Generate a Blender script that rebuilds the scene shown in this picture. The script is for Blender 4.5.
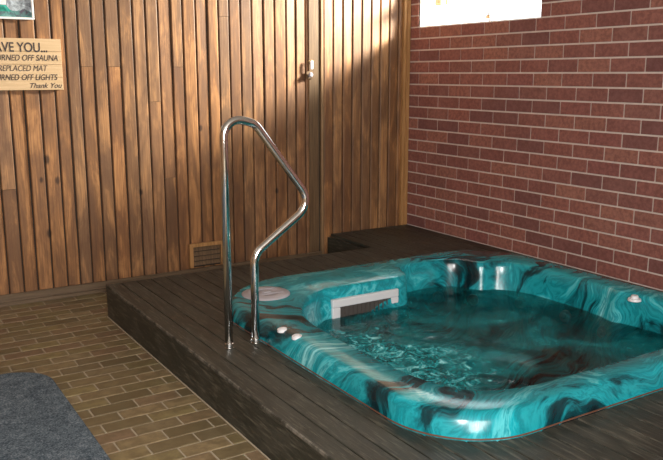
import bpy, bmesh, math, random
from mathutils import Vector, Matrix
random.seed(7)
scene = bpy.context.scene
for o in list(bpy.data.objects): bpy.data.objects.remove(o)
COL = scene.collection

# ------------------------------------------------------------ camera
CAM_Z = 1.375
R_ = Vector((0.84720655, -0.53126365, 0)); U_ = Vector((0.10418937, 0.16615087, 0.98058068)); F_ = Vector((0.52094687, 0.83075437, -0.19611614))
cd = bpy.data.cameras.new('camera'); cd.lens = 780/663*36; cd.sensor_width = 36; cd.sensor_fit = 'HORIZONTAL'
cam = bpy.data.objects.new('camera', cd); COL.objects.link(cam)
M = Matrix((R_, U_, -F_)).transposed().to_4x4(); M.translation = (0, 0, CAM_Z)
cam.matrix_world = M; scene.camera = cam
cd.clip_start = 0.02

# ------------------------------------------------------------ world, daylight, exposure
w = bpy.data.worlds.new('world'); scene.world = w; w.use_nodes = True
w.node_tree.nodes['Background'].inputs[0].default_value = (0.93, 0.97, 1.0, 1)
w.node_tree.nodes['Background'].inputs[1].default_value = 5.0
def lamp(name, kind, loc, target, energy, color, **kw):
    l = bpy.data.lights.new(name, kind); l.energy = energy; l.color = color
    for k, v in kw.items(): setattr(l, k, v)
    o = bpy.data.objects.new(name, l); COL.objects.link(o); o.location = loc
    o.rotation_euler = (Vector(target)-Vector(loc)).to_track_quat('-Z', 'Y').to_euler()
    return o
# bright patch of sky outside the high window
lamp('window_daylight', 'SPOT', (5.0, 3.85, 2.42), (2.75, 4.92, 1.98), 2600, (1.0, 0.91, 0.78), spot_size=math.radians(50), spot_blend=0.9, shadow_soft_size=0.22)
# added lamp standing in for daylight from behind; the wall there is closed
lamp('rear_fill', 'AREA', (0.5, -1.95, 1.55), (1.6, 3.5, 0.7), 225, (1.0, 0.97, 0.93), shape='RECTANGLE', size=2.2, size_y=1.3)
# flash of the camera's own position: a small soft lamp above the photographer
lamp('flash', 'AREA', (-0.05, -0.1, 1.62), (1.5, 3.4, 1.0), 60, (1.0, 0.97, 0.95), shape='RECTANGLE', size=0.25, size_y=0.16)
vs = scene.view_settings
vs.view_transform = 'Standard'; vs.look = 'None'; vs.gamma = 1; vs.use_curve_mapping = False; vs.exposure = 0.0

# ------------------------------------------------------------ helpers
def link(name, bm, mat, parent=None, smooth=False, bevel=0):
    me = bpy.data.meshes.new(name)
    bmesh.ops.recalc_face_normals(bm, faces=bm.faces[:])
    bm.to_mesh(me); bm.free()
    if mat: me.materials.append(mat)
    if smooth:
        for p in me.polygons: p.use_smooth = True
    o = bpy.data.objects.new(name, me); COL.objects.link(o)
    if parent: o.parent = parent
    if bevel:
        b = o.modifiers.new('bevel', 'BEVEL'); b.width = bevel; b.segments = 2; b.limit_method = 'ANGLE'; b.angle_limit = math.radians(35)
    return o
def empty(name, loc, label=None, cat=None, group=None, kind=None):
    o = bpy.data.objects.new(name, None); COL.objects.link(o); o.location = loc
    tag(o, label, cat, group, kind); return o
def tag(o, label=None, cat=None, group=None, kind=None):
    if label: o['label'] = label
    if cat: o['category'] = cat
    if group: o['group'] = group
    if kind: o['kind'] = kind
    return o
def box(bm, x0, x1, y0, y1, z0, z1):
    v = [bm.verts.new((x, y, z)) for z in (z0, z1) for y in (y0, y1) for x in (x0, x1)]
    for f in ((0,1,3,2),(4,6,7,5),(0,4,5,1),(2,3,7,6),(0,2,6,4),(1,5,7,3)): bm.faces.new([v[i] for i in f])
def prism(bm, pts, z0, z1):
    a = [bm.verts.new((p[0], p[1], z0)) for p in pts]; b = [bm.verts.new((p[0], p[1], z1)) for p in pts]
    n = len(pts)
    bm.faces.new(a[::-1]); bm.faces.new(b)
    for i in range(n): bm.faces.new((a[i], a[(i+1) % n], b[(i+1) % n], b[i]))
def cyl(bm, c, axis, r, h, n=32, r2=None, cap=True):
    """solid from c along axis by h"""
    c = Vector(c); ax = Vector(axis).normalized(); u = ax.orthogonal().normalized(); v = ax.cross(u)
    r2 = r if r2 is None else r2
    a = [bm.verts.new(c+(u*math.cos(t)+v*math.sin(t))*r) for t in [2*math.pi*i/n for i in range(n)]]
    b = [bm.verts.new(c+ax*h+(u*math.cos(t)+v*math.sin(t))*r2) for t in [2*math.pi*i/n for i in range(n)]]
    for i in range(n): bm.faces.new((a[i], a[(i+1) % n], b[(i+1) % n], b[i]))
    if cap: bm.faces.new(a[::-1]); bm.faces.new(b)
def tube(bm, path, r, n=20, closed=False):
    path = [Vector(p) for p in path]; N = len(path); rings = []
    prev = None
    for i, p in enumerate(path):
        t = (path[(i+1) % N]-path[i-1]) if (closed or 0 < i < N-1) else (path[1]-path[0] if i == 0 else path[-1]-path[-2])
        t.normalize()
        u = t.orthogonal().normalized() if prev is None else (prev-t*prev.dot(t)).normalized()
        prev = u; v = t.cross(u)
        rings.append([bm.verts.new(p+(u*math.cos(2*math.pi*k/n)+v*math.sin(2*math.pi*k/n))*r) for k in range(n)])
    for i in range(N if closed else N-1):
        A, B = rings[i], rings[(i+1) % N]
        for k in range(n): bm.faces.new((A[k], A[(k+1) % n], B[(k+1) % n], B[k]))
    if not closed: bm.faces.new(rings[0][::-1]); bm.faces.new(rings[-1])
def catmull(P, n, closed=True):
    out = []; N = len(P)
    for i in range(N if closed else N-1):
        g = (lambda k: P[k % N]) if closed else (lambda k: P[max(0, min(N-1, k))])
        a, b, c, d = [Vector(g(k)) for k in (i-1, i, i+1, i+2)]
        for j in range(n):
            t = j/n
            out.append(0.5*((2*b)+(c-a)*t+(2*a-5*b+4*c-d)*t*t+(3*b-a-3*c+d)*t**3))
    if not closed: out.append(Vector(P[-1]))
    return out
# ---- node helpers
class NT:
    def __init__(s, name):
        s.m = bpy.data.materials.new(name); s.m.use_nodes = True; s.t = s.m.node_tree; s.b = s.t.nodes['Principled BSDF']; s.out = s.t.nodes['Material Output']
    def n(s, kind, **kw):
        nd = s.t.nodes.new(kind)
        for k, v in kw.items():
            if k.startswith('i_'):
                key = k[2:]; key = int(key) if key.isdigit() else key.replace('_', ' ')
                s.set(nd.inputs[key], v)
            else: setattr(nd, k, v)
        return nd
    def set(s, inp, v):
        if isinstance(v, bpy.types.NodeSocket): s.t.links.new(v, inp)
        else: inp.default_value = v
    def math(s, op, a, b=None, c=None):
        nd = s.t.nodes.new('ShaderNodeMath'); nd.operation = op
        for i, v in enumerate((a, b, c)):
            if v is not None: s.set(nd.inputs[i], v)
        return nd.outputs[0]
    def ramp(s, fac, stops, interp='LINEAR'):
        nd = s.t.nodes.new('ShaderNodeValToRGB'); nd.color_ramp.interpolation = interp
        e = nd.color_ramp.elements
        while len(e) < len(stops): e.new(0.5)
        for i, (p, c) in enumerate(stops): e[i].position = p; e[i].color = (*c, 1)
        s.set(nd.inputs[0], fac); return nd.outputs[0]
    def mix(s, fac, a, b, mode='MIX'):
        nd = s.t.nodes.new('ShaderNodeMix'); nd.data_type = 'RGBA'; nd.blend_type = mode
        s.set(nd.inputs[0], fac)
        for i, v in ((6, a), (7, b)): s.set(nd.inputs[i], v if isinstance(v, bpy.types.NodeSocket) else (*v, 1))
        return nd.outputs[2]
    def pos(s, scale=(1, 1, 1), loc=(0, 0, 0)):
        g = s.n('ShaderNodeNewGeometry'); mp = s.n('ShaderNodeMapping'); s.set(mp.inputs[0], g.outputs['Position'])
        mp.inputs['Scale'].default_value = scale; mp.inputs['Location'].default_value = loc
        return mp.outputs[0]
    def noise(s, vec, scale, detail=4, rough=0.55, dist=0.0, w=None):
        nd = s.n('ShaderNodeTexNoise'); s.set(nd.inputs['Vector'], vec); nd.inputs['Scale'].default_value = scale
        nd.inputs['Detail'].default_value = detail; nd.inputs['Roughness'].default_value = rough; nd.inputs['Distortion'].default_value = dist
        return nd.outputs[0]
    def bump(s, h, strength=0.3, dist=0.01, normal=None):
        nd = s.n('ShaderNodeBump'); s.set(nd.inputs['Height'], h); nd.inputs['Strength'].default_value = strength; nd.inputs['Distance'].default_value = dist
        if normal: s.set(nd.inputs['Normal'], normal)
        s.t.links.new(nd.outputs[0], s.b.inputs['Normal']); return nd.outputs[0]
    def done(s, color=None, rough=0.5, metal=0, spec=0.5, coat=0):
        if color is not None: s.set(s.b.inputs['Base Color'], color if isinstance(color, bpy.types.NodeSocket) else (*color, 1))
        s.set(s.b.inputs['Roughness'], rough); s.b.inputs['Metallic'].default_value = metal; s.b.inputs['Specular IOR Level'].default_value = spec
        s.b.inputs['Coat Weight'].default_value = coat; s.b.inputs['Coat Roughness'].default_value = 0.05
        return s.m
def plain(name, color, rough=0.5, metal=0, spec=0.5, coat=0, var=0.08):
    t = NT(name); nz = t.noise(t.pos(), 14, 4)
    c = t.mix(t.math('MULTIPLY', nz, 1.0), tuple(v*(1-var) for v in color), tuple(min(1, v*(1+var)) for v in color))
    return t.done(c, rough, metal, spec, coat)

def island(t): return t.n('ShaderNodeNewGeometry').outputs['Random Per Island']
# -- timber cladding
def mat_cladding():
    t = NT('stained_cladding'); r = island(t)
    p = t.pos((1, 1, 1))
    off = t.n('ShaderNodeCombineXYZ'); t.set(off.inputs[2], t.math('MULTIPLY', r, 37.0)); t.set(off.inputs[0], t.math('MULTIPLY', r, 11.0))
    va = t.n('ShaderNodeVectorMath', operation='ADD'); t.set(va.inputs[0], p); t.set(va.inputs[1], off.outputs[0])
    m1 = t.n('ShaderNodeMapping'); t.set(m1.inputs[0], va.outputs[0]); m1.inputs['Scale'].default_value = (40, 8, 1.1)
    m2 = t.n('ShaderNodeMapping'); t.set(m2.inputs[0], va.outputs[0]); m2.inputs['Scale'].default_value = (9, 4, 2.0)
    grain = t.noise(m1.outputs[0], 3.0, 6, 0.6, 0.4); blot = t.noise(m2.outputs[0], 1.4, 6, 0.65, 0.5)
    base = t.ramp(r, [(0.0, (0.235, 0.112, 0.046)), (0.2, (0.375, 0.175, 0.066)), (0.35, (0.185, 0.094, 0.044)), (0.55, (0.42, 0.225, 0.098)), (0.7, (0.29, 0.125, 0.046)), (0.85, (0.35, 0.19, 0.092)), (1.0, (0.22, 0.12, 0.058))])
    c = t.mix(t.math('MULTIPLY', t.ramp(blot, [(0.36, (1, 1, 1)), (0.60, (0, 0, 0))]), 0.78), base, (0.115, 0.06, 0.034))
    c = t.mix(t.math('MULTIPLY', t.ramp(blot, [(0.52, (0, 0, 0)), (0.68, (1, 1, 1))]), 0.6), c, (0.56, 0.28, 0.11))
    c = t.mix(t.math('MULTIPLY', t.ramp(grain, [(0.38, (1, 1, 1)), (0.6, (0, 0, 0))]), 0.6), c, (0.13, 0.06, 0.03))
    # knots of the left boards
    sp = t.n('ShaderNodeSeparateXYZ'); t.set(sp.inputs[0], t.pos())
    for kx, kz, kr in ((1.045, 0.866, 0.017), (1.005, 0.745, 0.011), (1.10, 0.735, 0.014), (1.03, 0.41, 0.015), (2.05, 1.02, 0.012), (1.62, 0.62, 0.012), (2.62, 0.55, 0.012)):
        dx = t.math('SUBTRACT', sp.outputs[0], kx); dz = t.math('MULTIPLY', t.math('SUBTRACT', sp.outputs[2], kz), 0.6)
        d = t.math('SQRT', t.math('ADD', t.math('MULTIPLY', dx, dx), t.math('MULTIPLY', dz, dz)))
        d = t.math('ADD', d, t.math('MULTIPLY', t.math('SUBTRACT', grain, 0.5), 0.015))
        f = t.n('ShaderNodeMapRange', interpolation_type='SMOOTHSTEP'); t.set(f.inputs[0], d); f.inputs[1].default_value = kr*0.5; f.inputs[2].default_value = kr*1.5; f.inputs[3].default_value = 0.85; f.inputs[4].default_value = 0
        c = t.mix(f.outputs[0], c, (0.035, 0.018, 0.012))
    t.bump(grain, 0.25, 0.004)
    return t.done(c, 0.5, spec=0.35)
def mat_wood(name, ca, cb, sc=(40, 8, 1.5), rough=0.55):
    t = NT(name); g = t.noise(t.pos(sc), 2.5, 5, 0.6, 0.4); t.bump(g, 0.2, 0.003)
    return t.done(t.ramp(g, [(0.3, ca), (0.7, cb)]), rough, spec=0.3)
def mat_deck():
    t = NT('dark_stained_decking'); r = island(t)
    off = t.n('ShaderNodeCombineXYZ'); t.set(off.inputs[1], t.math('MULTIPLY', r, 37.0))
    va = t.n('ShaderNodeVectorMath', operation='ADD'); t.set(va.inputs[0], t.pos()); t.set(va.inputs[1], off.outputs[0])
    m1 = t.n('ShaderNodeMapping'); t.set(m1.inputs[0], va.outputs[0]); m1.inputs['Scale'].default_value = (60, 4.5, 45)
    m2 = t.n('ShaderNodeMapping'); t.set(m2.inputs[0], va.outputs[0]); m2.inputs['Scale'].default_value = (9, 4.0, 12)
    g = t.noise(m1.outputs[0], 2.0, 6, 0.65, 0.3); b = t.noise(m2.outputs[0], 1.2, 5, 0.65, 0.6)
    base = t.ramp(r, [(0, (0.020, 0.021, 0.016)), (0.5, (0.032, 0.032, 0.025)), (1, (0.025, 0.026, 0.020))])
    c = t.mix(t.ramp(b, [(0.46, (0, 0, 0)), (0.66, (0.85, 0.85, 0.85))]), base, (0.066, 0.062, 0.048))
    c = t.mix(t.ramp(g, [(0.52, (0, 0, 0)), (0.68, (0.65, 0.65, 0.65))]), c, (0.16, 0.145, 0.112))
    t.bump(g, 0.4, 0.003)
    return t.done(c, t.ramp(b, [(0.3, (0.38,)*3), (0.7, (0.6,)*3)]), spec=0.35)
def mat_worn_edge():
    t = NT('worn_deck_edge'); b = t.noise(t.pos((3, 9, 3)), 1.5, 5, 0.7, 0.5)
    return t.done(t.ramp(b, [(0.42, (0.04, 0.038, 0.030)), (0.66, (0.22, 0.20, 0.165))]), 0.6, spec=0.2)
def mat_brick():
    t = NT('red_brick'); r = island(t); n1 = t.noise(t.pos((1, 1, 1)), 45, 5, 0.7); n2 = t.noise(t.pos(), 5, 3)
    c = t.ramp(r, [(0, (0.25, 0.10, 0.085)), (0.3, (0.34, 0.135, 0.105)), (0.5, (0.20, 0.088, 0.082)), (0.75, (0.38, 0.165, 0.12)), (1, (0.29, 0.11, 0.095))])
    c = t.mix(t.ramp(n1, [(0.4, (0.55,)*3), (0.6, (0, 0, 0))]), c, (0.13, 0.05, 0.042))
    c = t.mix(t.math('MULTIPLY', t.ramp(n2, [(0.5, (0, 0, 0)), (0.8, (1, 1, 1))]), 0.3), c, (0.40, 0.18, 0.15))
    t.bump(n1, 0.35, 0.003); return t.done(c, 0.75, spec=0.25)
def mat_tile():
    t = NT('quarry_tile'); r = island(t); n1 = t.noise(t.pos(), 22, 5, 0.65); n2 = t.noise(t.pos(), 3, 3)
    c = t.ramp(r, [(0, (0.16, 0.125, 0.065)), (0.25, (0.30, 0.225, 0.12)), (0.45, (0.22, 0.145, 0.09)), (0.6, (0.27, 0.215, 0.10)), (0.8, (0.14, 0.11, 0.06)), (1, (0.33, 0.255, 0.145))])
    c = t.mix(t.ramp(n1, [(0.4, (0.6,)*3), (0.62, (0, 0, 0))]), c, (0.11, 0.077, 0.038))
    t.bump(n1, 0.2, 0.003); return t.done(c, t.ramp(n1, [(0.3, (0.35,)*3), (0.7, (0.55,)*3)]), spec=0.4)
def mat_marble():
    t = NT('marbled_teal_acrylic'); p = t.pos((1, 1, 1.0))
    nd = t.n('ShaderNodeTexNoise'); t.set(nd.inputs['Vector'], p); nd.inputs['Scale'].default_value = 1.3; nd.inputs['Detail'].default_value = 3; nd.inputs['Roughness'].default_value = 0.5
    sc = t.n('ShaderNodeVectorMath', operation='SCALE'); t.set(sc.inputs[0], nd.outputs['Color']); sc.inputs['Scale'].default_value = 1.1
    ad = t.n('ShaderNodeVectorMath', operation='ADD'); t.set(ad.inputs[0], p); t.set(ad.inputs[1], sc.outputs[0])
    mp = t.n('ShaderNodeMapping'); t.set(mp.inputs[0], ad.outputs[0]); mp.inputs['Rotation'].default_value = (0.3, 0.2, 0.7); mp.inputs['Scale'].default_value = (0.9, 3.6, 1.0)
    a = t.noise(mp.outputs[0], 1.3, 3, 0.5, 0.2); b = t.noise(mp.outputs[0], 5.0, 5, 0.65, 0.3)
    f = t.math('ADD', t.math('MULTIPLY', a, 0.66), t.math('MULTIPLY', b, 0.34))
    c = t.ramp(f, [(0.38, (0.002, 0.010, 0.014)), (0.445, (0.003, 0.045, 0.055)), (0.48, (0.006, 0.21, 0.25)), (0.505, (0.015, 0.34, 0.39)), (0.53, (0.006, 0.21, 0.25)), (0.56, (0.010, 0.36, 0.42)), (0.585, (0.10, 0.52, 0.57)), (0.605, (0.008, 0.27, 0.32)), (0.66, (0.26, 0.70, 0.74))])
    return t.done(c, 0.2, spec=0.5)
def mat_water():
    t = NT('spa_water'); t.t.nodes.remove(t.b)
    p = t.pos()
    n1 = t.noise(p, 9, 3, 0.5, 0.6); n2 = t.noise(p, 48, 4, 0.6, 0.8)
    # turbulence where the jets push the water about
    sp = t.n('ShaderNodeSeparateXYZ'); t.set(sp.inputs[0], p)
    dx = t.math('DIVIDE', t.math('SUBTRACT', sp.outputs[0], 2.03), 0.22); dy = t.math('DIVIDE', t.math('SUBTRACT', sp.outputs[1], 2.62), 0.55)
    d = t.math('SQRT', t.math('ADD', t.math('MULTIPLY', dx, dx), t.math('MULTIPLY', dy, dy)))
    d = t.math('ADD', d, t.math('MULTIPLY', t.math('SUBTRACT', t.noise(p, 4.0, 4, 0.6, 1.5), 0.5), 3.6))
    mr = t.n('ShaderNodeMapRange', interpolation_type='SMOOTHSTEP'); t.set(mr.inputs[0], d); mr.inputs[1].default_value = 0.5; mr.inputs[2].default_value = 1.25; mr.inputs[3].default_value = 1; mr.inputs[4].default_value = 0
    turb = mr.outputs[0]
    h = t.math('ADD', t.math('MULTIPLY', n1, 0.5), t.math('MULTIPLY', n2, t.math('ADD', 0.14, t.math('MULTIPLY', turb, 0.9))))
    bp = t.n('ShaderNodeBump'); t.set(bp.inputs['Height'], h); bp.inputs['Strength'].default_value = 0.55; bp.inputs['Distance'].default_value = 0.02
    gl = t.n('ShaderNodeBsdfGlossy'); gl.inputs['Roughness'].default_value = 0.06; t.set(gl.inputs['Normal'], bp.outputs[0])
    tr = t.n('ShaderNodeBsdfTransparent'); tr.inputs[0].default_value = (0.78, 0.97, 0.98, 1)
    fr = t.n('ShaderNodeFresnel'); fr.inputs['IOR'].default_value = 1.33; t.set(fr.inputs['Normal'], bp.outputs[0])
    m = t.n('ShaderNodeMixShader'); t.set(m.inputs[0], fr.outputs[0]); t.set(m.inputs[1], tr.outputs[0]); t.set(m.inputs[2], gl.outputs[0])
    # churned bubbles, plus brightness painted in as teal patches over the dark water
    df = t.n('ShaderNodeBsdfDiffuse'); fb = t.noise(t.pos((1, 1, 1)), 17, 6, 0.78, 1.2)
    t.set(df.inputs[0], t.ramp(t.math('ADD', t.math('MULTIPLY', t.math('SUBTRACT', fb, 0.5), t.math('ADD', 0.35, t.math('MULTIPLY', turb, 0.8))), 0.5), [(0.42, (0.006, 0.22, 0.25)), (0.54, (0.03, 0.46, 0.50)), (0.66, (0.40, 0.85, 0.88))])); t.set(df.inputs['Normal'], bp.outputs[0])
    m2 = t.n('ShaderNodeMixShader')
    teal_lift = t.noise(p, 2.6, 4, 0.6, 1.0)
    bub_lift = t.math('MULTIPLY', t.math('MAXIMUM', turb, t.math('MULTIPLY', t.ramp(teal_lift, [(0.4, (0,)*3), (0.62, (1,)*3)]), 0.95)), t.math('ADD', 0.42, t.math('MULTIPLY', t.math('MULTIPLY', t.ramp(fb, [(0.45, (0,)*3), (0.65, (1,)*3)]), 0.6), t.math('ADD', 0.25, t.math('MULTIPLY', turb, 0.75)))))
    t.set(m2.inputs[0], bub_lift); t.set(m2.inputs[1], m.outputs[0]); t.set(m2.inputs[2], df.outputs[0])
    t.t.links.new(m2.outputs[0], t.out.inputs[0]); return t.m
def mat_mat():
    t = NT('blue_grey_carpet'); n1 = t.noise(t.pos(), 130, 3, 0.8); n2 = t.noise(t.pos(), 30, 4, 0.7)
    f = t.math('ADD', t.math('MULTIPLY', n1, 0.65), t.math('MULTIPLY', n2, 0.35))
    t.bump(f, 0.8, 0.006)
    return t.done(t.ramp(f, [(0.38, (0.04, 0.058, 0.075)), (0.5, (0.105, 0.135, 0.162)), (0.62, (0.26, 0.30, 0.335))]), 0.95, spec=0.1)
CLAD = mat_cladding(); DECK = mat_deck(); EDGE = mat_worn_edge(); BRICK = mat_brick(); TILE = mat_tile(); MARBLE = mat_marble(); WATER = mat_water(); MATM = mat_mat()
MORTAR = plain('mortar', (0.66, 0.56, 0.50), 0.9, spec=0.1, var=0.15); GROUT = plain('floor_grout', (0.40, 0.34, 0.25), 0.85, spec=0.15, var=0.2)
STEEL = plain('polished_stainless_steel', (0.86, 0.86, 0.85), 0.14, 1.0, var=0.02)
PLASTIC = plain('pale_grey_plastic', (0.66, 0.66, 0.68), 0.35, var=0.05); LIDM = plain('lilac_grey_plastic', (0.40, 0.38, 0.41), 0.4, var=0.08)
WHITE = plain('white_plastic', (0.80, 0.80, 0.82), 0.3, var=0.03); DARK = plain('dark_void', (0.02, 0.018, 0.015), 0.8)
PAINT = plain('white_paint', (0.85, 0.85, 0.83), 0.5); CEIL = plain('off_white_plaster', (0.62, 0.58, 0.52), 0.8)
PALE = mat_wood('pale_timber', (0.50, 0.33, 0.15), (0.66, 0.46, 0.25)); TRIM = mat_wood('orange_timber', (0.30, 0.15, 0.05), (0.50, 0.27, 0.11)); OLIVE = mat_wood('olive_dark_timber', (0.085, 0.05, 0.026), (0.18, 0.11, 0.055))
SIGNW = mat_wood('sign_timber', (0.54, 0.37, 0.20), (0.66, 0.47, 0.28), (1.5, 8, 30)); BASEB = mat_wood('baseboard_timber', (0.09, 0.06, 0.035), (0.19, 0.13, 0.08), (1.5, 8, 40))
INK = plain('black_ink', (0.03, 0.02, 0.02), 0.6); MOUTH = plain('skimmer_mouth', (0.07, 0.06, 0.055), 0.4); JETM = plain('grey_jet', (0.16, 0.24, 0.25), 0.4); SEAMT = mat_wood('seam_timber', (0.16, 0.09, 0.04), (0.34, 0.21, 0.11)); BRASS = plain('brass', (0.65, 0.48, 0.22), 0.3, 1.0)
SEAL = plain('reddish_sealant', (0.13, 0.05, 0.025), 0.6)

# ------------------------------------------------------------ room shell
XB, YW, FZ, CZ = 3.784, 4.921, 0.0, 2.45
X0, Y0 = -1.6, -2.0
DZ = 0.195                                    # deck top
# floor of running bond tiles with an opening below the sunken tub
bm = bmesh.new()
hx0, hx1, hy0, hy1 = 1.40, 3.70, 1.62, 3.90
for a in ((X0, hx0, Y0, YW), (hx1, XB, Y0, YW), (hx0, hx1, Y0, hy0), (hx0, hx1, hy1, YW)): box(bm, a[0], a[1], a[2], a[3], -0.06, -0.003)
floor = link('floor', bm, GROUT); tag(floor, kind='structure')
bm = bmesh.new(); g = 0.004
j = 0; PY, PX = 0.0875, 0.19
for j in range(-30, 28):
    y0 = 2.603+j*PY; y1 = y0+PY
    if y1 > YW-0.005: break
    if y0 < Y0+0.2: continue
    for i in range(-14, 15):
        x0 = 1.045+i*PX+(0.5*PX if j % 2 else 0); x1 = min(x0+PX, 1.3 if j < 20 else 9)
        if x0 > (1.22 if j < 20 else 3.5): continue
        if j >= 20: x1 = x0+PX
        box(bm, x0+g, x1-g, y0+g, y1-g, -0.004, random.uniform(-0.0008, 0.0008))
tiles = link('floor_tiles', bm, TILE, floor, bevel=0.0015)

# wood wall: vertical lapped boards
wall_back = tag(bpy.data.objects.new('wall_back', None), kind='structure'); COL.objects.link(wall_back)
bm = bmesh.new(); box(bm, X0, XB+0.1, YW+0.012, YW+0.10, -0.06, CZ); link('wall_backing', bm, DARK, wall_back)
bm = bmesh.new(); x = X0
def board(bm, x0, x1, z0, z1, proud, tilt):
    # lapped profile: the left edge stands proud, the right edge sits back
    prof = [(x0, YW+0.013), (x0+0.0015, YW-0.001-proud), (x0+0.006, YW-0.004-proud), (x1-0.007, YW-0.002-proud+tilt), (x1-0.002, YW+0.001-proud+tilt), (x1, YW+0.013)]
    prism(bm, prof, z0, z1)
GAP0, GAP1 = 2.955, 2.992
edges = []
x = 2.955
while x > X0+0.09: edges.append((x-random.choice((0.078, 0.083, 0.086, 0.09)), x)); x = edges[-1][0]
x = 3.015
while x < 3.70: edges.append((x, min(x+0.084, 3.742))); x += 0.084
for a, b in edges:
    if b-a < 0.02: continue
    k = random.random(); pr = random.uniform(0, 0.003); tl = random.choice((0.001, 0.0025, 0.0045))
    if a < 2.2 and k < 0.3:
        zs = random.choice((0.7, 1.42, 1.2, 1.75)); board(bm, a+0.002, b-0.002, 0.0, zs-0.001, pr, tl); board(bm, a+0.002, b-0.002, zs+0.001, CZ, pr+0.001, tl)
    else: board(bm, a+0.003, b-0.003, 0.0, CZ, pr, tl)
link('cladding_boards', bm, CLAD, wall_back)
bm = bmesh.new(); box(bm, 2.888, 2.967, YW-0.014, YW-0.004, 0.0, CZ); link('seam_board', bm, OLIVE, wall_back, bevel=0.002)
bm = bmesh.new(); box(bm, 2.988, 3.008, YW-0.016, YW+0.012, 0.0, CZ); tag(link('trim_1', bm, SEAMT, bevel=0.002), kind='structure')
bm = bmesh.new(); box(bm, 3.722, 3.748, YW-0.028, YW+0.01, 0.0, CZ); box(bm, 3.748, XB-0.004, YW-0.035, YW+0.01, 0.0, CZ)
tag(link('trim_2', bm, TRIM, bevel=0.003), kind='structure')
bm = bmesh.new(); box(bm, X0, 2.985, YW-0.030, YW-0.012, 0.0, 0.066); box(bm, X0, 2.985, YW-0.045, YW-0.030, 0.0, 0.022)
tag(link('baseboard_back', bm, BASEB, bevel=0.002), kind='structure')

# brick wall with window opening
wall_right = tag(bpy.data.objects.new('wall_right', None), kind='structure'); COL.objects.link(wall_right)
WY0, WY1, WZ0, WZ1 = 3.575, 4.803, CAM_Z+0.342, 2.36
TH = 0.11
bm = bmesh.new(); d = 0.006
for a in ((Y0, WY0, 0, CZ), (WY1, YW+0.1, 0, CZ), (WY0, WY1, 0, WZ0), (WY0, WY1, WZ1, CZ)): box(bm, XB+d, XB+TH, a[0], a[1], a[2]-(0.06 if a[2] == 0 else 0), a[3])
link('mortar', bm, MORTAR, wall_right)
bm = bmesh.new(); BP, BL, jj = 0.085, 0.2343, 0.0052
for k in range(-10, 19):
    zt = CAM_Z+0.262-k*BP; zb = zt-BP
    if zt < 0.1: continue
    z1 = min(zt-jj, CZ-0.01); z0 = max(zb+jj, 0.005)
    if z1-z0 < 0.02: continue
    off = 3.027+(0 if k % 2 == 0 else 0.5*BL)
    for i in range(-18, 10):
        y0 = off+i*BL+jj; y1 = off+(i+1)*BL-jj
        y1 = min(y1, YW-0.002); y0 = max(y0, Y0+0.01)
        if y1-y0 < 0.02: continue
        spans = [(y0, y1)]
        if z1 > WZ0+0.01 and z0 < WZ1-0.01:
            spans = []
            if y0 < WY0-0.01: spans.append((y0, min(y1, WY0)))
            if y1 > WY1+0.01: spans.append((max(y0, WY1), y1))
        for s0, s1 in spans:
            if s1-s0 > 0.012: box(bm, XB-random.uniform(0.0, 0.0015), XB+0.03, s0, s1, z0, z1)
link('bricks', bm, BRICK, wall_right, bevel=0.002)
# window
win = tag(bpy.data.objects.new('window_1', None), kind='structure'); COL.objects.link(win)
bm = bmesh.new(); xa, xb = XB+0.012, XB+0.05
for a in ((WY0, WY0+0.012, WZ0, WZ1), (WY1-0.012, WY1, WZ0, WZ1), (WY0+0.012, WY1-0.012, WZ0, WZ0+0.010), (WY0+0.012, WY1-0.012, WZ1-0.03, WZ1)): box(bm, xa, xb, *a)
link('window_frame', bm, PAINT, win, bevel=0.002)
bm = bmesh.new(); box(bm, xa+0.008, xb-0.008, 4.049, 4.061, WZ0+0.010, WZ1-0.03); link('mullion', bm, PAINT, win)
bm = bmesh.new(); box(bm, xa-0.006, xa+0.004, 4.035, 4.075, WZ0+0.026, WZ0+0.05); cyl(bm, (xa-0.004, 4.055, WZ0+0.038), (0, 0, 1), 0.005, 0.035, 10); link('window_catch', bm, STEEL, win)
t = NT('window_glass'); t.t.nodes.remove(t.b); gls = t.n('ShaderNodeBsdfGlossy'); gls.inputs['Roughness'].default_value = 0.02; trn = t.n('ShaderNodeBsdfTransparent')
trn.inputs[0].default_value = (0.95, 0.97, 0.97, 1); lw = t.n('ShaderNodeFresnel', i_IOR=1.03); mx = t.n('ShaderNodeMixShader'); t.set(mx.inputs[0], lw.outputs[0]); t.set(mx.inputs[1], trn.outputs[0]); t.set(mx.inputs[2], gls.outputs[0]); t.t.links.new(mx.outputs[0], t.out.inputs[0])
GLASS = t.m
bm = bmesh.new(); box(bm, xa+0.018, xa+0.022, WY0+0.011, WY1-0.011, WZ0+0.009, WZ1-0.028); link('window_pane', bm, GLASS, win)
bm = bmesh.new(); box(bm, XB+0.094, XB+0.104, 4.655, 4.725, CAM_Z+0.50, CAM_Z+0.60); box(bm, XB+0.094, XB+0.104, 4.585, 4.605, CAM_Z+0.50, CAM_Z+0.60)
link('timber_batten', bm, PALE, win)
# rest of the room, behind and beside the camera
bm = bmesh.new(); box(bm, X0-0.1, XB+TH, Y0-0.1, YW+0.1, CZ, CZ+0.1); tag(link('ceiling', bm, CEIL), kind='structure')
bm = bmesh.new(); box(bm, X0-0.1, X0, Y0-0.1, YW+0.1, -0.06, CZ); tag(link('wall_left', bm, mat_wood('left_timber', (0.2, 0.11, 0.06), (0.42, 0.25, 0.13))), kind='structure')
bm = bmesh.new(); box(bm, X0, XB+TH, Y0-0.1, Y0, -0.06, CZ); tag(link('wall_front', bm, mat_wood('front_timber', (0.2, 0.11, 0.06), (0.42, 0.25, 0.13))), kind='structure')

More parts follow.
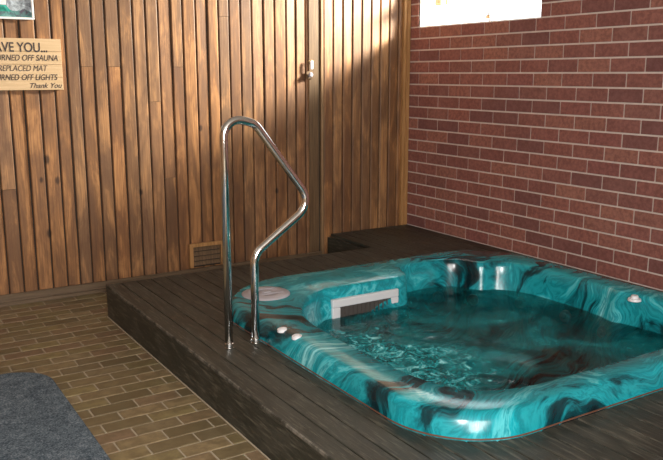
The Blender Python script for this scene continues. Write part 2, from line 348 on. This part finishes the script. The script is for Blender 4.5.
# ------------------------------------------------------------ tub geometry as rings about a centre
CX, CY = 2.50, 2.72
NA = 240
TX0, TX1, TY0, TY1 = 1.513, 3.535, 1.703, 3.725
def rrect(x0, x1, y0, y1, rs):
    pts = []
    for (cx, cy, a0), r in zip(((x1, y1, 0), (x0, y1, 90), (x0, y0, 180), (x1, y0, 270)), rs):
        sx = -1 if cx == x1 else 1; sy = -1 if cy == y1 else 1
        for k in range(13):
            a = math.radians(a0+90*k/12); pts.append(Vector((cx+sx*r+r*math.cos(a), cy+sy*r+r*math.sin(a), 0)))
    return pts
def polar(poly):
    res = []
    n = len(poly)
    for i in range(NA):
        th = 2*math.pi*i/NA; dx, dy = math.cos(th), math.sin(th); best = 0
        for k in range(n):
            a, b = poly[k], poly[(k+1) % n]; ax, ay = a.x-CX, a.y-CY; ex, ey = b.x-a.x, b.y-a.y
            den = dx*ey-dy*ex
            if abs(den) < 1e-9: continue
            tt = (ax*ey-ay*ex)/den; s = (ax*dy-ay*dx)/den
            if tt > 0 and -1e-6 <= s <= 1+1e-6: best = max(best, tt)
        res.append(best)
    return res
OUT = polar(rrect(TX0, TX1, TY0, TY1, (0.42, 0.45, 0.34, 0.34)))
inner_ctrl = [(1.70, 2.25, 0), (1.70, 2.6, 0), (1.715, 2.9, 0), (1.77, 3.08, 0), (1.87, 3.22, 0), (1.98, 3.315, 0), (2.07, 3.345, 0), (2.32, 3.345, 0), (2.55, 3.345, 0), (2.605, 3.375, 0), (2.635, 3.47, 0), (2.72, 3.53, 0), (2.88, 3.545, 0), (3.00, 3.525, 0), (3.08, 3.47, 0), (3.11, 3.40, 0), (3.15, 3.34, 0), (3.24, 3.30, 0), (3.315, 3.20, 0), (3.345, 3.05, 0), (3.355, 2.8, 0), (3.345, 2.60, 0), (3.32, 2.50, 0), (3.345, 2.40, 0), (3.345, 2.15, 0), (3.31, 1.93, 0), (3.12, 1.865, 0), (2.8, 1.855, 0), (2.3, 1.855, 0), (1.98, 1.87, 0), (1.78, 1.97, 0)]
INN = polar(catmull(inner_ctrl, 6))
RIMZ = DZ+0.085; WATZ = CAM_Z-1.258
def scal(i, amp, n=7, ph=0.0): return amp*math.sin(n*2*math.pi*i/NA+ph)
rings = []
def ring(fr, z): rings.append([(fr(i), z if not callable(z) else z(i)) for i in range(NA)])
ring(lambda i: OUT[i], DZ-0.16)
ring(lambda i: OUT[i], DZ+0.006)
ring(lambda i: OUT[i]-0.008, DZ+0.030)
ring(lambda i: OUT[i]-0.018, DZ+0.058)
ring(lambda i: OUT[i]-0.027, DZ+0.072)
ring(lambda i: OUT[i]-0.040, DZ+0.081)
ring(lambda i: OUT[i]-0.058, DZ+0.085)
ring(lambda i: (OUT[i]-0.05)*0.5+0.5*(INN[i]+0.02), RIMZ)
ring(lambda i: INN[i]+0.012, RIMZ-0.002)
ring(lambda i: INN[i], RIMZ-0.010)
ring(lambda i: INN[i]-0.008, RIMZ-0.03)
ring(lambda i: INN[i]-0.018, RIMZ-0.08)
ring(lambda i: INN[i]-0.030+scal(i, 0.006), WATZ)
ring(lambda i: INN[i]-0.06+scal(i, 0.02), WATZ-0.14)
ring(lambda i: INN[i]-0.12+scal(i, 0.03), WATZ-0.24)
ring(lambda i: INN[i]-0.20+scal(i, 0.03), WATZ-0.28)
ring(lambda i: INN[i]*0.60+scal(i, 0.03), WATZ-0.30)
ring(lambda i: INN[i]*0.54+scal(i, 0.03), WATZ-0.34)
ring(lambda i: INN[i]*0.50+scal(i, 0.02), WATZ-0.60)
ring(lambda i: INN[i]*0.44, WATZ-0.66)
ring(lambda i: INN[i]*0.2, WATZ-0.67)
tub = empty('hot_tub', (CX, CY, 0), 'square teal marbled hot tub sunk in the dark deck, full of water', 'hot tub')
bm = bmesh.new(); vr = []
for rg in rings: vr.append([bm.verts.new((r*math.cos(2*math.pi*i/NA), r*math.sin(2*math.pi*i/NA), z)) for i, (r, z) in enumerate(rg)])
for a, b in zip(vr, vr[1:]):
    for i in range(NA): bm.faces.new((a[i], a[(i+1) % NA], b[(i+1) % NA], b[i]))
bm.faces.new(vr[-1])
shell = link('shell', bm, MARBLE, tub, smooth=True)
def L(p): return (p[0]-CX, p[1]-CY, p[2])
def rimpt(th_deg, inset, z):
    i = int(round(th_deg/360*NA)) % NA; th = 2*math.pi*i/NA; return Vector(((INN[i]-inset)*math.cos(th), (INN[i]-inset)*math.sin(th), z)), th
# sealant bead between shell and deck
bm = bmesh.new(); tube(bm, [((OUT[i]+0.001)*math.cos(2*math.pi*i/NA), (OUT[i]+0.001)*math.sin(2*math.pi*i/NA), DZ+0.003) for i in range(NA)], 0.003, 6, True)
tag(link('sealant_bead', bm, SEAL, tub, smooth=True), 'thin reddish sealant line')
# water
bm = bmesh.new(); c0 = bm.verts.new((0, 0, WATZ)); prev = None
NR = 60
from mathutils import noise as mnoise
for k in range(1, NR+1):
    f = k/NR; rg = []
    for i in range(NA):
        th = 2*math.pi*i/NA; r = (INN[i]-0.027)*f; x, y = r*math.cos(th), r*math.sin(th)
        dx, dy = (x+CX-2.10)/0.38, (y+CY-2.62)/0.60; tb = max(0, 1.2-math.hypot(dx, dy)); tb = min(1, tb)
        z = WATZ+(0.002*mnoise.noise((x*7, y*7, 1))+tb*0.014*mnoise.noise((x*13, y*13, 3))+tb*0.007*mnoise.noise((x*31, y*31, 5)))*min(1, (1-f)*8)
        rg.append(bm.verts.new((x, y, z)))
    for i in range(NA):
        if prev: bm.faces.new((prev[i], prev[(i+1) % NA], rg[(i+1) % NA], rg[i]))
        else: bm.faces.new((c0, rg[(i+1) % NA], rg[i]))
    prev = rg
wtr = link('water', bm, WATER, None, smooth=True)
for p in wtr.data.polygons: pass
wtr.location = (CX, CY, 0)
tag(wtr, 'clear rippling spa water with churned bubbles filling the teal tub', 'water', kind='stuff')
# skimmer: white frame with dark mouth in the far inner wall
sk = empty('skimmer', L((2.300, 3.33, 0)), None); sk.parent = tub
bm = bmesh.new(); yf = 3.312-3.33; w_ = 0.215; zt = CAM_Z-1.158
def fr(bm, x0, x1, z0, z1): box(bm, x0, x1, yf, yf+0.04, z0, z1)
prism_pts = None
fr(bm, -w_, w_, zt-0.045, zt); fr(bm, -w_, -w_+0.05, zt-0.19, zt-0.045); fr(bm, w_-0.05, w_, zt-0.19, zt-0.045); fr(bm, -w_+0.05, w_-0.05, zt-0.19, zt-0.155)
o = link('skimmer_frame', bm, PLASTIC, tub, bevel=0.006); o.location = sk.location; tag(o, 'white plastic skimmer frame')
bpy.data.objects.remove(sk)
bm = bmesh.new(); box(bm, -w_+0.051, w_-0.051, yf+0.006, yf+0.012, zt-0.154, zt-0.046)
for k in range(1, 12):
    xx = -w_+0.051+k*(2*w_-0.102)/12; box(bm, xx-0.003, xx+0.003, yf+0.001, yf+0.006, zt-0.153, zt-0.046)
o2 = link('skimmer_grille', bm, MOUTH, tub); o2.location = o.location
# round filter lid
lx, ly = 1.748, 3.415
bm = bmesh.new(); z = RIMZ-0.004
prof = [(0.0, 0.016), (0.03, 0.016), (0.033, 0.013), (0.062, 0.013), (0.066, 0.016), (0.095, 0.015), (0.1, 0.012), (0.112, 0.012), (0.122, 0.008), (0.124, -0.006)]
pr = None; cc = bm.verts.new((0, 0, z+0.016))
for r, h in prof[1:]:
    rg = [bm.verts.new((r*math.cos(2*math.pi*i/48), r*math.sin(2*math.pi*i/48), z+h)) for i in range(48)]
    for i in range(48):
        if pr: bm.faces.new((pr[i], pr[(i+1) % 48], rg[(i+1) % 48], rg[i]))
        else: bm.faces.new((cc, rg[i], rg[(i+1) % 48]))
    pr = rg
bm.faces.new(pr)
lid = link('filter_lid', bm, LIDM, tub, smooth=True); lid.location = L((lx, ly, 0)); tag(lid, 'round pale lilac grey filter lid')
bm = bmesh.new()
for s in (-1, 1): box(bm, -0.075, 0.075, s*0.045-0.004, s*0.045+0.004, z+0.0135, z+0.0185)
box(bm, -0.02, 0.02, -0.02, 0.02, z+0.015, z+0.020)
lr = link('lid_rib', bm, LIDM, lid, bevel=0.002)
# air buttons on the rim
for bx, by in ((1.552, 2.88), (1.560, 2.765)):
    bm = bmesh.new(); cyl(bm, (0, 0, -0.008), (-0.12, 0, 1), 0.023, 0.0125, 28, 0.021); cyl(bm, Vector((-0.12, 0, 1)).normalized()*0.0045, (-0.12, 0, 1), 0.013, 0.003, 24, 0.012)
    o = link('air_button', bm, WHITE, tub, bevel=0.0015); o.location = L((bx, by, RIMZ-0.002)); tag(o, 'small white round button')
# control knob on the rim by the brick wall
bm = bmesh.new(); cyl(bm, (0, 0, RIMZ-0.005), (0, 0, 1), 0.034, 0.012, 28, 0.031); cyl(bm, (0, 0, RIMZ+0.007), (0, 0, 1), 0.020, 0.016, 24, 0.017)
o = link('control_knob', bm, WHITE, tub, bevel=0.002); o.location = L((3.31, 2.40, -0.022)); tag(o, 'white control knob beside the brick wall')
# jets below the water line
for deg, inset, dz in ((8, 0.05, -0.06), (-12, 0.05, -0.07), (28, 0.05, -0.06), (47, 0.05, -0.06), (60, 0.05, -0.06), (72, 0.05, -0.06), (150, 0.05, -0.08), (165, 0.05, -0.08)):
    p, th = rimpt(deg, inset, WATZ+dz); ax = Vector((-math.cos(th), -math.sin(th), 0.25))
    bm = bmesh.new(); cyl(bm, (0, 0, 0), ax, 0.036, 0.012, 24, 0.032); cyl(bm, ax.normalized()*0.012, ax, 0.016, 0.008, 20, 0.013)
    o = link('jet', bm, JETM, tub, smooth=False, bevel=0.001); o.location = p; tag(o, 'grey round water jet')

# ------------------------------------------------------------ deck
deck = empty('timber_deck', (2.5, 2.5, 0), 'low platform of dark stained timber boards around the sunken tub', 'deck')
def D(x, y): return (x-2.5, y-2.5)
DX0, DX1, DY0, DY1, EX0, DY2 = 1.198, 3.776, -0.6, 4.335, 3.024, YW-0.042
GAPH = 0.005
hole = [Vector((CX+(OUT[i]+GAPH)*math.cos(2*math.pi*i/NA), CY+(OUT[i]+GAPH)*math.sin(2*math.pi*i/NA), 0)) for i in range(NA)]
def yhole(x, top):
    ys = []
    for k in range(NA):
        a, b = hole[k], hole[(k+1) % NA]
        if (a.x-x)*(b.x-x) <= 0 and a.x != b.x: ys.append(a.y+(x-a.x)/(b.x-a.x)*(b.y-a.y))
    return (max(ys) if top else min(ys)) if ys else None
hxmin, hxmax = min(p.x for p in hole), max(p.x for p in hole)
bm = bmesh.new(); BW = 0.0885; x = DX0-0.006; ZB = DZ-0.022
first = True
while x < DX1-0.01:
    x1 = min(x+BW, DX1); a, b = x+0.0022, x1-0.0022
    far = DY2 if a > EX0-0.05 else DY1
    if far == DY2 and a < EX0: a = EX0; 
    if b < hxmin+0.001 or a > hxmax-0.001:
        cuts = [DY0, random.uniform(0.8, 3.0), far] if not first else [DY0, far]
        for c0_, c1_ in zip(cuts, cuts[1:]): prism(bm, [D(a, c0_+0.001), D(b, c0_+0.001), D(b, c1_-0.001), D(a, c1_-0.001)], ZB, DZ)
    else:
        xa_, xb_ = max(a, hxmin+1e-4), min(b, hxmax-1e-4); n = 14
        xs = [xa_+(xb_-xa_)*k/n for k in range(n+1)]
        lo = [D(a, DY0), D(b, DY0)]
        mid = 0.5*(TY0+TY1)
        if xb_ < b-1e-5 : lo += [D(b, mid), D(xb_, mid)]
        up = []
        lo += [D(q, yhole(q, False)) for q in xs[::-1]]
        if xa_ > a+1e-5: lo += [D(xa_, mid), D(a, mid)]
        prism(bm, lo, ZB, DZ)
        up = [D(a, far)]
        if xa_ > a+1e-5: up += [D(a, mid+0.001), D(xa_, mid+0.001)]
        up += [D(q, yhole(q, True)) for q in xs]
        if xb_ < b-1e-5: up += [D(xb_, mid+0.001), D(b, mid+0.001)]
        up += [D(b, far)]
        prism(bm, up, ZB, DZ)
    x = x1; first = False
link('deck_boards', bm, DECK, deck, bevel=0.003)
bm = bmesh.new(); box(bm, DX0-2.5, DX0+0.022-2.5, DY0-2.5, DY1-2.5, 0.001, ZB-0.001)
link('front_fascia', bm, DECK, deck, bevel=0.003)
bm = bmesh.new(); box(bm, DX0-0.004-2.5, DX0+0.004-2.5, DY0-2.5, DY1-2.5-0.002, DZ-0.012, DZ+0.0015)
tag(link('edge_strip', bm, EDGE, deck, bevel=0.002), 'worn pale deck edge')
bm = bmesh.new(); box(bm, DX0+0.025-2.5, EX0-2.5, DY1-0.024-2.5, DY1-0.002-2.5, 0.001, ZB-0.001); link('back_fascia', bm, DECK, deck)
bm = bmesh.new(); box(bm, EX0+0.002-2.5, EX0+0.024-2.5, DY1-2.5, DY2-2.5, 0.001, ZB-0.001); link('end_fascia', bm, DECK, deck)
bm = bmesh.new(); box(bm, DX0-0.006-2.5, DX0-0.001-2.5, DY0-2.5, DY1-2.5, 0.001, 0.009); tag(link('floor_bead', bm, GROUT, deck, bevel=0.003), 'pale grout fillet along the foot of the step')

# ------------------------------------------------------------ handrail
def fillet(P, R, n=10):
    out = [Vector(P[0])]
    for i in range(1, len(P)-1):
        a, b, c = Vector(P[i-1]), Vector(P[i]), Vector(P[i+1]); u = (a-b).normalized(); v = (c-b).normalized()
        ang = u.angle(v); t = R[i-1]/math.tan(ang/2); s, e = b+u*t, b+v*t
        cen = b+(u+v).normalized()*(R[i-1]/math.sin(ang/2))
        q0, q1 = s-cen, e-cen; tot = q0.angle(q1); axis = q0.cross(q1).normalized()
        for k in range(n+1): out.append(cen+Matrix.Rotation(tot*k/n, 3, axis) @ q0)
    out.append(Vector(P[-1])); return out
rail = empty('grab_rail', (1.40, 3.0, DZ), 'polished stainless steel bent grab rail standing on the deck beside the tub', 'handrail')
zz = lambda r: CAM_Z+r-DZ
path = fillet([(-0.049, 0, 0.006), (-0.049, 0, zz(-0.170)), (0.095, 0, zz(-0.205)), (0.378, 0, zz(-0.572)), (0.081, 0, zz(-0.775)), (0.081, 0, 0.006)], [0.07, 0.075, 0.085, 0.085], 12)
# denser straight runs keep the shading clean
bm = bmesh.new(); tube(bm, path, 0.0182, 28); link('rail_tube', bm, STEEL, rail, smooth=True)
for fx in (-0.049, 0.081):
    bm = bmesh.new(); cyl(bm, (fx, 0, 0.0005), (0, 0, 1), 0.0215, 0.005, 28, 0.0210); cyl(bm, (fx, 0, 0.0065), (0, 0, 1), 0.0205, 0.016, 28, 0.0198)
    link('base_collar', bm, STEEL, rail, bevel=0.0015)

# ------------------------------------------------------------ bath mat
bm = bmesh.new(); mx0, mx1, my0, my1, rr = -0.55, 0.705, 0.75, 3.70, 0.20
prism(bm, [(p.x-0.1, p.y-2.2) for p in rrect(mx0, mx1, my0, my1, (rr,)*4)], 0.001, 0.013)
mt = link('floor_mat', bm, MATM, bevel=0.004); mt.location = (0.1, 2.2, 0.0012); tag(mt, 'blue grey carpet mat with rounded corners lying on the tiled floor', 'mat')

# ------------------------------------------------------------ wall sign
sg = empty('wooden_sign', (0.82, YW-0.010, 1.43), 'pale timber notice board with black hand lettering on the wood wall', 'sign')
bm = bmesh.new()
for k in range(4): box(bm, -0.36, 0.347, -0.018, 0.0, -0.148+k*0.0745, -0.148+(k+1)*0.0745-0.0015)
link('board', bm, SIGNW, sg, bevel=0.0015)
def text(body, x, z, size, parent, mat=INK, right=False, shear=0.0, y=-0.0185, wide=1.0, name='lettering', off=0.0):
    cu = bpy.data.curves.new('txt', 'FONT'); cu.body = body; cu.size = size; cu.shear = shear; cu.extrude = 0.0006; cu.offset = off
    cu.align_x = 'RIGHT' if right else 'LEFT'
    to = bpy.data.objects.new('txt', cu); COL.objects.link(to); dg = bpy.context.evaluated_depsgraph_get(); dg.update()
    me = bpy.data.meshes.new_from_object(to.evaluated_get(dg)); bpy.data.objects.remove(to)
    me.materials.clear(); me.materials.append(mat)
    o = bpy.data.objects.new(name, me); COL.objects.link(o); o.parent = parent; o.location = (x, y, z); o.rotation_euler = (math.pi/2, 0, 0); o.scale = (wide, 1, 1)
    return o
text('HAVE YOU...', 0.270, 0.072, 0.076, sg, right=True, wide=0.80, off=0.0012)
text('TURNED OFF SAUNA', 0.324, 0.022, 0.048, sg, right=True, shear=0.25, wide=0.80, off=0.0003)
text('REPLACED MAT', 0.257, -0.038, 0.048, sg, right=True, shear=0.25, wide=0.80)
text('TURNED OFF LIGHTS', 0.313, -0.090, 0.048, sg, right=True, shear=0.25, wide=0.80, off=0.0003)
text('Thank You', 0.335, -0.136, 0.042, sg, right=True, shear=0.4, wide=1.0, off=0.0003)

# ------------------------------------------------------------ framed picture of a spa
pc = empty('framed_picture', (0.74, YW-0.010, 1.684), 'white framed photo print of a green pool above the wooden sign', 'picture')
bm = bmesh.new(); PX0, PX1, PZ1 = -0.30, 0.288, 0.42; fw = 0.012
for a in ((PX0, PX1, 0, fw), (PX0, PX1, PZ1-fw, PZ1), (PX0, PX0+fw, fw, PZ1-fw), (PX1-fw, PX1, fw, PZ1-fw)): box(bm, a[0], a[1], -0.022, 0.0, a[2], a[3])
link('picture_frame', bm, PAINT, pc, bevel=0.0015)
def mat_print():
    t = NT('picture_print'); sp = t.n('ShaderNodeSeparateXYZ'); tc = t.n('ShaderNodeTexCoord'); t.set(sp.inputs[0], tc.outputs['Object'])
    n = t.noise(tc.outputs['Object'], 24, 5, 0.7, 0.8); X, Z = sp.outputs[0], sp.outputs[2]
    c = t.ramp(n, [(0.35, (0.12, 0.13, 0.15)), (0.5, (0.33, 0.37, 0.40)), (0.65, (0.62, 0.70, 0.76))])
    low = t.math('LESS_THAN', t.math('ADD', Z, t.math('MULTIPLY', n, 0.07)), 0.085)
    c = t.mix(t.math('MULTIPLY', low, t.math('LESS_THAN', X, 0.30)), c, t.ramp(n, [(0.35, (0.09, 0.07, 0.10)), (0.55, (0.10, 0.28, 0.26)), (0.7, (0.3, 0.42, 0.42))]))
    gx = t.math('ADD', X, t.math('MULTIPLY', Z, 0.8))
    green = t.math('MULTIPLY', t.math('MULTIPLY', t.math('LESS_THAN', gx, 0.20), t.math('LESS_THAN', Z, 0.078)), t.math('GREATER_THAN', Z, 0.042))
    c = t.mix(green, c, t.ramp(n, [(0.4, (0.01, 0.20, 0.14)), (0.6, (0.05, 0.45, 0.36))]))
    wh = t.math('MULTIPLY', t.math('LESS_THAN', X, 0.14), t.math('GREATER_THAN', Z, 0.08))
    c = t.mix(wh, c, (0.88, 0.86, 0.85))
    return t.done(c, 0.25)
bm = bmesh.new(); box(bm, PX0+fw, PX1-fw, -0.012, -0.002, fw, PZ1-fw); link('print', bm, mat_print(), pc)

# ------------------------------------------------------------ small hook and knob by the seam
hk = empty('wall_hook', (2.895, YW-0.0165, 1.43), 'small metal hook with a pale tag above a grey knob on the dark seam board', 'hook')
bm = bmesh.new(); tube(bm, [(-0.03, -0.003, 0.02), (-0.022, -0.012, 0.035), (0.0, -0.016, 0.042), (0.02, -0.012, 0.034), (0.026, -0.003, 0.02)], 0.003, 10); link('hook_loop', bm, BRASS, hk, smooth=True)
bm = bmesh.new(); box(bm, -0.010, 0.012, -0.026, -0.016, -0.022, 0.036); link('tag', bm, WHITE, hk, bevel=0.004)
bm = bmesh.new(); cyl(bm, (-0.008, -0.001, -0.062), (0, -1, 0), 0.012, 0.02, 20); cyl(bm, (-0.008, -0.021, -0.062), (0, -1, 0), 0.020, 0.014, 24, 0.012); link('knob', bm, LIDM, hk, bevel=0.002)
bm = bmesh.new(); box(bm, -0.035, 0.02, -0.008, -0.0005, -0.088, -0.036); link('back_plate', bm, OLIVE, hk, bevel=0.002)

# ------------------------------------------------------------ framed access vent low on the wall
vt = empty('wall_vent', (2.057, YW-0.012, 0.075), 'small timber framed vent low on the wood wall behind the deck', 'vent')
bm = bmesh.new(); box(bm, -0.128, 0.128, -0.024, 0, 0.142, 0.166); box(bm, -0.128, -0.102, -0.024, 0, 0.0, 0.142); box(bm, 0.102, 0.128, -0.024, 0, 0.0, 0.142)
link('vent_frame', bm, TRIM, vt, bevel=0.002)
bm = bmesh.new(); box(bm, -0.101, 0.101, -0.004, -0.001, 0.0, 0.141); link('vent_back', bm, DARK, vt)
bm = bmesh.new()
for k in range(4):
    z0 = 0.012+k*0.034
    v = [bm.verts.new(p) for p in ((-0.1, -0.018, z0), (0.1, -0.018, z0), (0.1, -0.006, z0+0.026), (-0.1, -0.006, z0+0.026), (-0.1, -0.015, z0-0.002), (0.1, -0.015, z0-0.002), (0.1, -0.0045, z0+0.023), (-0.1, -0.0045, z0+0.023))]
    for f in ((0,1,2,3),(7,6,5,4),(0,4,5,1),(3,2,6,7),(0,3,7,4),(1,5,6,2)): bm.faces.new([v[i] for i in f])
link('louvre', bm, OLIVE, vt)
